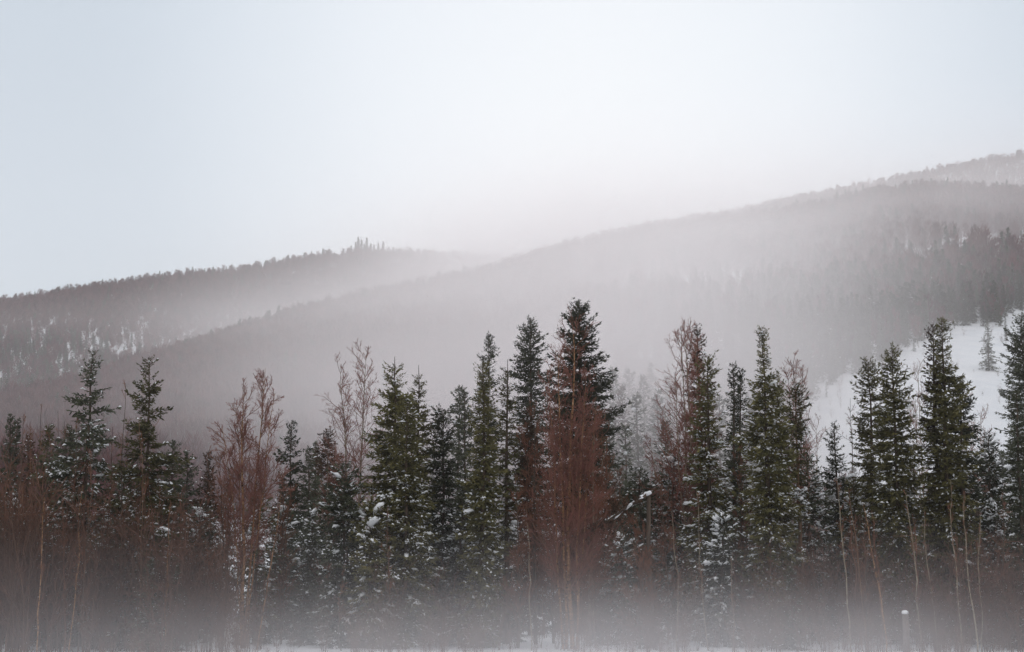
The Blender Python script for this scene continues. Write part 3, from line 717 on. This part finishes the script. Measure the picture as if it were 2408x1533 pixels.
def far_bare(seed, H, kites, kw, kl, limbs=7):
    rng = np.random.default_rng(seed)
    t = np.linspace(0, 1, 4)
    tr = tubes(np.stack([rng.normal(0, .1, 4) * t, rng.normal(0, .1, 4) * t, t * H], -1)[None], (0.10 * (1 - t) + 0.025)[None], 4)
    n = kites
    h = rng.uniform(0.28, 1.0, n); a = rng.uniform(0, 6.28, n)
    R = H * 0.20 * np.sin(np.clip((h - 0.2) / 0.8, 0, 1) * math.pi) ** 0.6 * np.sqrt(rng.random(n))
    S = np.stack([np.cos(a) * R, np.sin(a) * R, h * H * 0.93], -1)
    D = unit(np.stack([np.cos(a) * 0.45, np.sin(a) * 0.45, np.full(n, 1.0)], -1) + rng.normal(0, 0.18, (n, 3)))
    X = unit(np.cross(D, rng.normal(0, 1, (n, 3))))
    l = kl * rng.uniform(.6, 1.3, n)[:, None]; w = kw * rng.uniform(.6, 1.4, n)[:, None]
    V = np.stack([S - X * w * .5, S + X * w * .5, S + D * l], 1).reshape(-1, 3)
    F = np.arange(n * 3).reshape(-1, 3)
    return tr, (V, F)

far_protos = []
for s_ in range(4):
    tr, kt = far_bare(50 + s_, 8.5, 150, 0.21, 1.6)
    far_protos.append(proto('far_bare_tree', [(*tr, M['fartrunk']), (*kt, M['fartwig'])]))
far_spruce = []
for s_ in range(4):
    H_ = 10.0
    pf = [(0.0, 1.5), (0.3, 1.35), (0.6, 0.9), (0.9, 0.35), (1.0, 0.05)]
    if s_ % 2: pf = [(0.0, 1.0), (0.3, 0.95), (0.6, 0.7), (0.85, 0.38), (1.0, 0.08)]
    tk, wd, cr_, sn = spruce_arrays(700 + s_, H_, pf, dens=0.55, kite=0.75, kw=0.26, snow=0.35, snow_top=1.0, blobs=0, twig_gap=0.5)
    far_spruce.append(proto('far_spruce', [(*tk, M['bark']), (*cr_, M['needles_blue']), (*sn, M['clump'])]))

CLEARING = [(1885, 975), (1925, 925), (1975, 895), (2040, 868), (2100, 840), (2150, 812), (2215, 790), (2235, 768), (2300, 765), (2345, 772), (2365, 740), (2410, 735), (2600, 720), (2700, 1200), (1900, 1250), (1820, 1100)]

rng = np.random.default_rng(5)
def polar_points(n, az0, az1, r0, r1):
    r = np.sqrt(rng.uniform(r0 ** 2, r1 ** 2, n)); az = rng.uniform(az0, az1, n)
    return np.sin(az) * r, np.cos(az) * r, r, az

A0, A1 = R_(-24), R_(24)
# woods on the near hill
x, y, r, az = polar_points(52000, A0, A1, 240, 1060)
z = ground_z(x, y); px, py = to_px(x, y, z)
cre = np.interp(az, hill_spec[0]['daz'], hill_spec[0]['dv'])
keep = (r < cre + 25) & (z > 3) & ~in_poly(px, py, CLEARING)
dn = np.full(len(x), 1.0)
patch = noise2(x, y, 34.0) + 0.5 * noise2(x + 300, y, 11.0)
dn = np.where((px > 1350) & (py > 540) & (py < 800), np.where((patch > 0.25) & (px < 1950), 0.22, 0.8), dn)
dn = np.where((px > 2080) & (px < 2420) & (py > 560) & (py < 625), np.where(patch > -0.2, 0.22, 0.7), dn)
dn = np.where((px > 1400) & (py > 790), 0.55, dn)
dn = np.where((px > 1750) & (py > 690), 0.95, dn)
keep &= rng.random(len(x)) < dn
con = (px > 1330) & (rng.random(len(x)) < np.interp(py, [520, 640, 760, 1000], [0.04, 0.25, 0.75, 0.9]) * np.interp(px, [1330, 1600], [0.3, 1]))
con |= rng.random(len(x)) < np.where(r > cre - 70, 0.10, 0.02)
k1 = keep & ~con; k2 = keep & con & (rng.random(len(x)) < np.where((px > 1750) & (py > 690), 0.9, 0.6))
P = np.stack([x, y, z - 0.1], -1)
scatter('birch_woods', P[k1], 0.5 + 0.8 * rng.random(k1.sum()) ** 1.4, rng.uniform(0, 6.28, k1.sum()), far_protos, 'leafless reddish woods covering the nearer hillside', 0.04)
scatter('spruce_woods', P[k2], rng.uniform(0.45, 1.25, k2.sum()), rng.uniform(0, 6.28, k2.sum()), far_spruce, 'foggy spruce woods above the snow clearing', 0.02)
n_woods = (int(k1.sum()), int(k2.sum()))
# woods on the left hill
x, y, r, az = polar_points(70000, A0, R_(8), 640, 1640)
z = ground_z(x, y); px, py = to_px(x, y, z)
h1 = hill_height(hill_spec[1], az, r); h0 = hill_height(hill_spec[0], az, r)
keep = (h1 > h0) & (h1 > 5)
st = noise2(x, y, 40.0) * 0.7 + 1.1 * noise2(x, y * 0.5, 6.0)
dn = np.where(py > 755, np.where(st > 0.15, 0.30, 0.75), 1.0)
dn = np.where((py > 755) & (px > 440), 0.7, dn)
keep &= rng.random(len(x)) < dn
con = rng.random(len(x)) < np.where((py > 800) & (px < 260), 0.35, 0.04) + 0.22 * (r > 1540)
k1 = keep & ~con; k2 = keep & con
P = np.stack([x, y, z - 0.1], -1)
scatter('birch_woods', P[k1], 0.45 + 0.95 * rng.random(k1.sum()) ** 1.5, rng.uniform(0, 6.28, k1.sum()), far_protos, 'leafless woods on the left hill with snow showing between', 0.04)
scatter('spruce_woods', P[k2], rng.uniform(0.6, 1.3, k2.sum()), rng.uniform(0, 6.28, k2.sum()), far_spruce, 'scattered dark spruces of the left hillside', 0.02)
# woods on the far right crest
x, y, r, az = polar_points(52000, R_(-1), A1, 1300, 1790)
z = ground_z(x, y); h2 = hill_height(hill_spec[2], az, r)
keep = (h2 >= z - 3) & (h2 > 50)
P = np.stack([x, y, z - 0.1], -1)[keep]
scatter('birch_woods', P, 0.45 + 0.95 * rng.random(len(P)) ** 1.5, rng.uniform(0, 6.28, len(P)), far_protos, 'faint leafless woods along the far crest', 0.04)

# ------------------------------------------------------------------ spruces one can tell apart in the middle distance
mid_meshes = []
for s_ in range(8):
    pf = [[(0, 1.3), (.25, 1.25), (.5, .95), (.75, .55), (.92, .25), (1, .04)], [(0, .8), (.3, .85), (.6, .6), (.85, .35), (1, .05)],
          [(0, 1.8), (.2, 1.7), (.5, 1.15), (.8, .5), (1, .05)], [(0, .7), (.4, .65), (.7, .45), (.86, .3), (.93, .36), (1, .06)]][s_ % 4]
    mid_meshes.append(spruce_meshes(('mid', s_), M['needles_blue'] if s_ != 5 else M['needles_brown'], M['bark'], seed=800 + s_, H=10.0, prof=pf, dens=0.8, kite=0.42, kw=0.15,
                                    snow=.8, snow_top=.9, blobs=9, twig_gap=0.28, rugged=.45))
MARKS = [(40, 'slender spruce pair'), (218, 'tall open spruce'), (352, 'ragged dark spruce'), (480, 'thin brownish spruce'), (600, 'many-stemmed birch'), (735, 'faint foggy spruces'), (850, 'pale pink birch'),
         (950, 'large tiered spruce'), (1044, 'blunt dark spruce'), (1134, 'club shaped spruce'), (1247, 'broad grey green spruce'), (1361, 'tallest spruce'), (1505, 'snowy leaning tree'), (1638, 'grey trunked birch'),
         (1730, 'twin thin spires'), (1791, 'club topped spruce'), (1870, 'bare orange trunk'), (1961, 'slender pointed spruce'), (2097, 'dense olive spruce'), (2213, 'double topped spruce'), (2325, 'snow laden spruce'), (2400, 'dark edge spruce')]
ORD = ['first', 'second', 'third', 'fourth', 'fifth', 'sixth', 'seventh', 'eighth', 'ninth', 'tenth', 'eleventh', 'twelfth', 'thirteenth', 'fourteenth', 'fifteenth', 'sixteenth', 'seventeenth', 'eighteenth', 'nineteenth', 'twentieth']
def name_by_marks(items, start, order_word, end, up=False):
    # items: (object, picture x, picture y): each gets its own label by the landmark it stands behind and its rank there
    by = {}
    for it in items:
        by.setdefault(min(MARKS, key=lambda m: abs(m[0] - it[1]))[1], []).append(it)
    for mark, its in by.items():
        its.sort(key=lambda q: -q[2] if up else q[1])
        for k, it in enumerate(its):
            rank = 'only one' if len(its) == 1 else (ORD[k] if k < len(ORD) else 'one of the topmost') + ' ' + order_word
            it[0]['label'] = f'{start}, {rank}, {end} the {mark}'

def put_mid(x, y, r, label, group, k=None, cat='spruce', wide=1.0):
    loc, H = at(x, y, r)
    k = int(rng.integers(0, 8)) if k is None else k
    s = max(H, 1.5) / 10.0
    w = wide * s * rng.uniform(0.8, 1.15)
    return put_spruce(mid_meshes[k], label, loc, rng.uniform(0, 6.28), group, (w, w, s), simple=(r > 180))

# trees standing on the snow clearing
for (x, y, r, k, lab) in [(2320, 755, 405, 2, 'single small spruce standing alone in the middle of the snow clearing'),
                          (2362, 742, 455, 1, 'narrow spruce at the top of the snow clearing near the picture edge'),
                          (2243, 770, 470, 0, 'small spruce at the top rim of the snow clearing'),
                          (1942, 896, 372, 1, 'tiny dark spruce on the lower rim of the snow clearing'),
                          (1922, 905, 376, 3, 'tiny bent spruce at the lowest corner of the snow clearing rim'),
                          (2148, 795, 430, 2, 'small spruce on the rim of the clearing between the two dense dark spruces'),
                          (2030, 840, 400, 2, 'small spruce on the rim of the clearing behind the greyish open spruce')]:
    gx = ray(x, y)
    put_mid(x, y, r, lab, 'spruces on the snow clearing', k)
# spruces along the upper rim of the clearing and on the foggy slope above it
n_slope = 0
slope_items = [[] for _ in range(8)]
tries = 0
while n_slope < 190 and tries < 6000:
    tries += 1
    a_ = rng.uniform(ray(1400, 900)[0], R_(19.5)); r_ = math.sqrt(rng.uniform(235 ** 2, 560 ** 2))
    X_, Y_ = math.sin(a_) * r_, math.cos(a_) * r_
    Z_ = float(ground_z(X_, Y_)); qx, qy = to_px(X_, Y_, Z_)
    if in_poly(np.array(qx), np.array(qy), CLEARING): continue
    if qy > 1080 or qy < 720 or qx > 2450: continue
    Hh = rng.uniform(6, 14)
    s = Hh / 10; w = s * rng.uniform(.8, 1.15)
    lab = ('spruce in the fog on the slope above the snow clearing' if qx > 1900 else 'pale spruce in the fog behind the birch with grey trunks')
    k_ = int(rng.integers(0, 8)); slope_items[k_ % 4 + 4 * (Hh > 10)].append((put_spruce(mid_meshes[k_], lab, (X_, Y_, Z_ - .1), rng.uniform(0, 6.28), 'spruces above the clearing' if qx > 1900 else 'spruces in the fog behind the near trees', (w, w, s), simple=True), qx, qy))
    n_slope += 1
# spruces just behind the near row, half lost in fog
for k_, its_ in enumerate(slope_items):
    name_by_marks(its_, ('short ' if k_ < 4 else 'tall ') + ('conical', 'columnar', 'broad', 'club topped')[k_ % 4] + ' foggy spruce', 'up the slope', 'past', up=True)
faint = [(1440, 862, 190), (1462, 905, 185), (1478, 868, 215), (1496, 925, 178), (1512, 880, 205), (1530, 850, 230), (1548, 915, 190), (1568, 885, 220), (1432, 985, 150), (1470, 1000, 150), (1080, 905, 150), (1565, 985, 150), (1690, 930, 180), (1760, 925, 190), (1822, 905, 200), (1880, 930, 210)]
faint_items = []
for x_, y_, r_ in faint:
    r_ += 35
    f_o = put_mid(x_, y_, r_, 'pale narrow spruce fading into the fog right of the tallest spruce' if x_ < 1600 and x_ > 1200 else 'pale narrow spruce fading into the fog behind the tree line',
            'narrow spruces fading into the fog by the tallest' if 1200 < x_ < 1600 else 'narrow spruces fading into the fog')
    faint_items.append((f_o, x_, y_))
name_by_marks(faint_items, 'pale narrow spruce fading into fog', 'from the left', 'beyond')
# low fill between the near trees
low_items, young_items = [], []
for i_ in range(70):
    x_ = rng.uniform(-40, 2450); r_ = rng.uniform(103, 150); y_ = rng.uniform(1120, 1215)
    if 430 < x_ < 800: y_ += 10
    low_items.append((put_mid(x_, y_, r_, 'small', 'small spruces behind the near trees', wide=1.15), x_, y_))
name_by_marks(low_items, 'small snow dusted spruce', 'from the left', 'low behind')
for i_ in range(44):
    x_ = rng.uniform(480, 2430) if i_ < 26 else rng.uniform(10, 500); r_ = rng.uniform(76, 92); y_ = rng.uniform(1290, 1400) if i_ < 26 else rng.uniform(1190, 1330)
    young_items.append((put_mid(x_, y_, r_, 'young', 'young spruces in the underbrush', wide=1.5), x_, y_))
name_by_marks(young_items, 'young underbrush spruce', 'from the left', 'at foot of')
# the little stand on the left ridge
spires = [spruce_meshes(('spire', q_), M['needles_blue'], M['bark'], seed=860 + q_, H=10.0, prof=[(0, .75), (.4, .62), (.75, .4), (.93, .2), (1, .05)], dens=1.2, kite=0.5, kw=0.24, snow=0, twig_gap=0.16, rugged=.3) for q_ in range(3)]
SPIRES = ['spire like spruce, first from the left of the tall four on the left ridge', 'tallest spire of the stand on the left ridge', 'short spire wedged beside the tallest one on the left ridge', 'second tallest spire of the stand on the left ridge',
          'short spire between the two tallest ones on the left ridge', 'low spire just right of the tall four on the left ridge', 'low spire two places right of the tall four on the left ridge', 'lone low spire before the last one on the left ridge',
          'rightmost spire of the stand on the left ridge, set apart', 'leftmost stubby spire before the stand on the left ridge']
for i_, (x_, y_, k_) in enumerate([(836, 568, 1), (842, 556, 1), (850, 562, 3), (862, 558, 1), (856, 572, 1), (871, 572, 1), (879, 574, 3), (889, 570, 1), (901, 566, 1), (825, 577, 1)]):
    az_, tn_ = ray(x_, y_); r_ = 1585.0
    X_, Y_ = math.sin(az_) * r_, math.cos(az_) * r_; Z_ = float(ground_z(X_, Y_)); Hh = max(CAM_Z + tn_ * r_ - Z_, 6)
    w_ = Hh / 10 * .85; k_ = i_ % 3
    put_spruce(spires[k_], SPIRES[i_], (X_, Y_, Z_ - .2), 0, 'spires on the left ridge', (w_, w_, Hh / 10), simple=True)

# ------------------------------------------------------------------ brush
def bush_arrays(seed, H, stems, spread, l1=7, l2=4, twig=0.006, a1=.45, up=.25):
    rg = np.random.default_rng(seed)
    K = 7; t = np.linspace(0, 1, K); P = []
    for _ in range(stems):
        a = rg.uniform(0, 6.28); h = H * rg.uniform(.6, 1.0); sp = spread * rg.uniform(.1, 1)
        b = rg.uniform(0, 0.6); c = np.array([math.cos(a), math.sin(a)])
        off = c[None] * (b * .5 + sp * t[:, None] ** 1.2) + np.cumsum(rg.normal(0, .075, (K, 2)), 0)
        P.append(np.concatenate([off, (t * h)[:, None]], 1))
    P = np.stack(P); R0 = np.tile((0.012 * (1 - t) + 0.006)[None], (stems, 1))
    L1, R1 = spawn(rg, P, R0, l1, 0.32, a1, up, 4, .15, 1., .7, .3, .4); R1 = np.clip(R1, twig * .9, .01)
    L2, R2 = spawn(rg, L1, R1, l2, 0.55, a1 * 1.1, up * .5, 3, .1, 1., .6, .1, .4); R2 = np.full_like(R2, twig * .6)
    return tubes(P, R0, 4), join([tubes(L1, R1, 3), tubes(L2, R2, 3)])
bush = []
for s_ in range(5):
    a_, b_ = bush_arrays(900 + s_, 5.0, (4, 5, 6, 5, 7)[s_], (.7, 1.1, 1.6, .9, 2.0)[s_], (9, 8, 10, 12, 9)[s_], (3, 2, 4, 3, 2)[s_], 0.010, (.6, .9, 1.1, .7, 1.2)[s_], .15)
    bush.append(proto('thicket_bush', [(*a_, M['brushstem']), (*b_, M['brush'])]))
bx, by, bs = [], [], []
for i_ in range(1150):
    x_ = rng.uniform(-150, 2550); r_ = rng.uniform(74, 104)
    left = np.interp(x_, [-150, 420, 560, 1700, 1780, 2550], [1.0, 1.0, .35, .3, .62, .62])
    h_ = np.interp(x_, [-150, 300, 480, 600, 1650, 1760, 2550], [7.6, 7.0, 6.0, 3.8, 3.6, 5.2, 5.0]) * rng.uniform(.45, 1.15)
    if rng.random() > left: continue
    az_ = ray(x_, 1300)[0]
    bx.append(math.sin(az_) * r_); by.append(math.cos(az_) * r_); bs.append(h_ / 5.0)
for i_ in range(420):
    x_ = rng.uniform(-150, 2550); r_ = rng.uniform(66, 77); az_ = ray(x_, 1300)[0]
    if rng.random() < .35 + .35 * math.sin(x_ / 90.0) + .2 * math.sin(x_ / 37.0): continue
    bx.append(math.sin(az_) * r_); by.append(math.cos(az_) * r_); bs.append(rng.uniform(.08, .36) if r_ < 73 else rng.uniform(.15, .6))
bx, by = np.array(bx), np.array(by)
P = np.stack([bx, by, ground_z(bx, by) - 0.05], -1)
scatter('brush_thicket', P, bs, rng.uniform(0, 6.28, len(P)), bush, 'dense reddish brown leafless thicket under the trees', 0.05)

cx_, cy_ = [], []
while len(cx_) < 130:
    r_ = math.sqrt(rng.uniform(250 ** 2, 480 ** 2)); a_ = rng.uniform(ray(1900, 900)[0], R_(19))
    X_, Y_ = math.sin(a_) * r_, math.cos(a_) * r_; q_ = to_px(X_, Y_, float(ground_z(X_, Y_)))
    if in_poly(np.array(q_[0]), np.array(q_[1]), CLEARING): cx_.append(X_); cy_.append(Y_)
cx_, cy_ = np.array(cx_), np.array(cy_)
scatter('dry_brush', np.stack([cx_, cy_, ground_z(cx_, cy_) - .1], -1), rng.uniform(.2, .75, len(cx_)), rng.uniform(0, 6.28, len(cx_)), bush, 'dry twigs poking out of the snow clearing', 0.1)

# ------------------------------------------------------------------ slim leafless saplings with pale stems
def sapling(x, y, r, xb, rad, label, bark, seed, group=None, n=16, ln=.13):
    loc, S = stems_at(xb, y, r, [(xb, x, y, rad * .85)])
    arr = birch_arrays(seed, S, limb_n=n, low=.3, limb_len=ln, ang=.5, l2=4, l3=3, twig=.006)
    put_birch(arr, label, loc, M[bark], M['limb'], M['twig_brown'], group, 'sapling', 'sapling')
saps = [
 (88, 945, 80, 92, .035, 'thin forked sapling rising above the slender spruce pair', 'bark'), (60, 975, 82, 64, .03, 'thin bare sapling beside the slender spruce pair', 'bark'),
 (303, 905, 80, 300, .035, 'straight bare sapling between the two tall open spruces', 'bark'), (130, 965, 84, 140, .03, 'bare sapling just before the tall open spruce', 'bark'),
 (255, 1000, 82, 262, .03, 'bare sapling at the flank of the tall open spruce', 'bark'), (330, 990, 79, 322, .03, 'bare twiggy sapling before the ragged dark spruce', 'bark'),
 (112, 1170, 74, 104, .035, 'sapling with a bright orange stem in the left thicket', 'birchbark'), (196, 1140, 75, 178, .03, 'leaning orange stemmed sapling in the left thicket', 'birchbark'),
 (20, 1120, 76, 24, .03, 'pale stemmed sapling at the very edge of the left thicket', 'bark'), (405, 1180, 76, 396, .03, 'pinkish sapling at the right end of the left thicket', 'birchbark'),
 (1640, 1150, 76, 1655, .03, 'pale slim sapling before the olive spruce with snow tiers', 'paleb'), (1582, 1200, 75, 1590, .03, 'pale forked sapling below the birch with grey trunks', 'paleb'),
 (1240, 1230, 76, 1250, .03, 'pale thin sapling before the rusty bare tree', 'paleb'), (1965, 1130, 75, 1992, .045, 'pale trunked sapling leaning before the slender pointed spruce', 'paleb'),
 (2040, 1180, 74, 2075, .045, 'orange stemmed sapling under the greyish open spruce', 'birchbark'), (2124, 1160, 75, 2155, .04, 'pale stemmed sapling with a broad twiggy head under the dense olive spruce', 'paleb'),
 (2236, 1130, 74, 2248, .045, 'tall straight pale sapling under the double topped spruce', 'paleb'), (2268, 1160, 74, 2282, .05, 'thick pale sapling beside the tall straight one', 'paleb'),
 (2290, 1200, 75, 2292, .03, 'slim grey sapling nearest the picture edge group', 'paleb'), (2180, 1200, 76, 2190, .03, 'grey sapling between the pale ones under the double topped spruce', 'paleb'),
 (1725, 1300, 76, 1720, .03, 'short pale sapling among the low snow loaded spruces', 'paleb'), (2355, 1150, 76, 2362, .03, 'thin dark sapling close to the picture edge', 'bark'),
 (2040, 1200, 76, 2030, .025, 'thin dark sapling crossing the orange stemmed one', 'bark'), (520, 1120, 78, 505, .03, 'leaning brown sapling beside the many-stemmed birch', 'bark'),
 (655, 1160, 78, 610, .04, 'slanting orange stem leaning away from the many-stemmed birch', 'birchbark'),
]
for i_, (x_, y_, r_, xb_, rad_, lab_, bk_) in enumerate(saps):
    sapling(x_, y_, r_, xb_, rad_, lab_, bk_, 1200 + i_, n=22 if 'broad' in lab_ else 14)

thin_items = []
for i_ in range(44):
    if i_ < 26: x_ = rng.uniform(-10, 540); y_ = rng.uniform(960, 1190) + max(0, x_ - 330) * .3
    elif i_ < 36: x_ = rng.uniform(1680, 2400); y_ = rng.uniform(1130, 1290)
    else: x_ = rng.uniform(620, 1650); y_ = rng.uniform(1180, 1330)
    r_ = rng.uniform(75, 90); xb_ = x_ + rng.normal(0, 14)
    sapling(x_, y_, r_, xb_, rng.uniform(.018, .036), 'thin', ('bark', 'limb', 'pinebark')[i_ % 3], 1500 + i_, 'thin bare saplings', n=18, ln=rng.uniform(.12, .22))
    thin_items.append((bpy.data.objects['sapling.%03d' % (len(saps) + i_)], x_, y_))
name_by_marks(thin_items, 'thin leafless sapling', 'from the left', 'in front of')

# ------------------------------------------------------------------ broken snow covered tree and capped stump
def lump(path, rad, seed, sides=7):
    rg = np.random.default_rng(seed)
    V, F = tubes(np.asarray(path, float)[None], np.asarray(rad, float)[None], sides)
    V = V + rg.normal(0, 0.012, V.shape)
    n = len(path)
    cap0 = [list(range(sides))[::-1]]; cap1 = [[(n - 1) * sides + k for k in range(sides)]]
    F = [tuple(int(q) for q in f) for f in F] + [tuple(c) for c in cap0 + cap1]
    return V, F
def solid(name, VF, mat, parent, smooth=True):
    me = bpy.data.meshes.new(name); me.from_pydata([tuple(map(float, v)) for v in VF[0]], [], VF[1]); me.materials.append(mat)
    for p in me.polygons: p.use_smooth = smooth
    me.update(); return link(name, me, parent)
loc, Hs = at(1524, 1160, 78)
root = tree_root('broken_tree', 'dark broken stub with a snow laden dead tree leaning down from its top', 'dead tree', loc)
solid('trunk', lump([(0, 0, 0), (.03, 0, Hs * .3), (-.04, .02, Hs * .65), (.02, 0, Hs * .98)], [.15, .13, .11, .09], 1), M['bark'], root)
tk_, wd_, cr_, sn_ = spruce_arrays(990, 4.6, [(0, .35), (.2, .5), (.5, .6), (.8, .35), (1, .05)], dens=.9, snow=2.6, snow_top=1.0, blobs=30, sparse=.3, rugged=.7)
tilt_ = (0, -2.15, 0)
for nm_, vf_, m_ in (('leaning_trunk', tk_, M['bark']), ('crown', cr_, M['needles_brown'])):
    o_ = link(nm_, build_mesh(nm_, *vf_, m_), root); o_.location = (0.05, 0, Hs - .05); o_.rotation_euler = tilt_
    if nm_ == 'crown': o_['kind'] = 'stuff'
rg = np.random.default_rng(8)
for k_ in range(16):
    t_ = (k_ + rg.uniform(-.4, .4)) / 16 * 2.6
    q_ = np.array([-.84 * t_, rg.normal(0, .08), Hs - .03 - .55 * t_ + rg.normal(0, .05)])
    h_ = (.11 - .03 * t_) * rg.uniform(.5, 1.15)
    d_ = np.array([.13, rg.normal(0, .03), .05 + rg.normal(0, .05)]) * rg.uniform(.5, 1.2)
    solid('snow_clump', lump([q_ - d_ + [0, 0, h_ * .3], q_ - d_ * .4 + [0, 0, h_ * .8], q_ + d_ * .4 + [0, 0, h_ * .9], q_ + d_ + [0, 0, h_ * .4]], [h_ * .4, h_, h_ * .95, h_ * .3], 20 + k_), M['clump'], root)
loc, Hs = at(2128, 1437, 74)
root = tree_root('tree_stump', 'thick grey broken stump wearing a round snow cap in the underbrush', 'stump', loc)
solid('trunk', lump([(0, 0, 0), (.01, 0, Hs * .5), (0, 0, Hs - .12)], [.17, .145, .14], 4), M['fartrunk'], root)
solid('snow_cap', lump([(0, 0, Hs - .13), (0, 0, Hs - .08), (0, 0, Hs - .01), (.01, 0, Hs + .05)], [.11, .165, .14, .05], 5, 9), M['clump'], root)
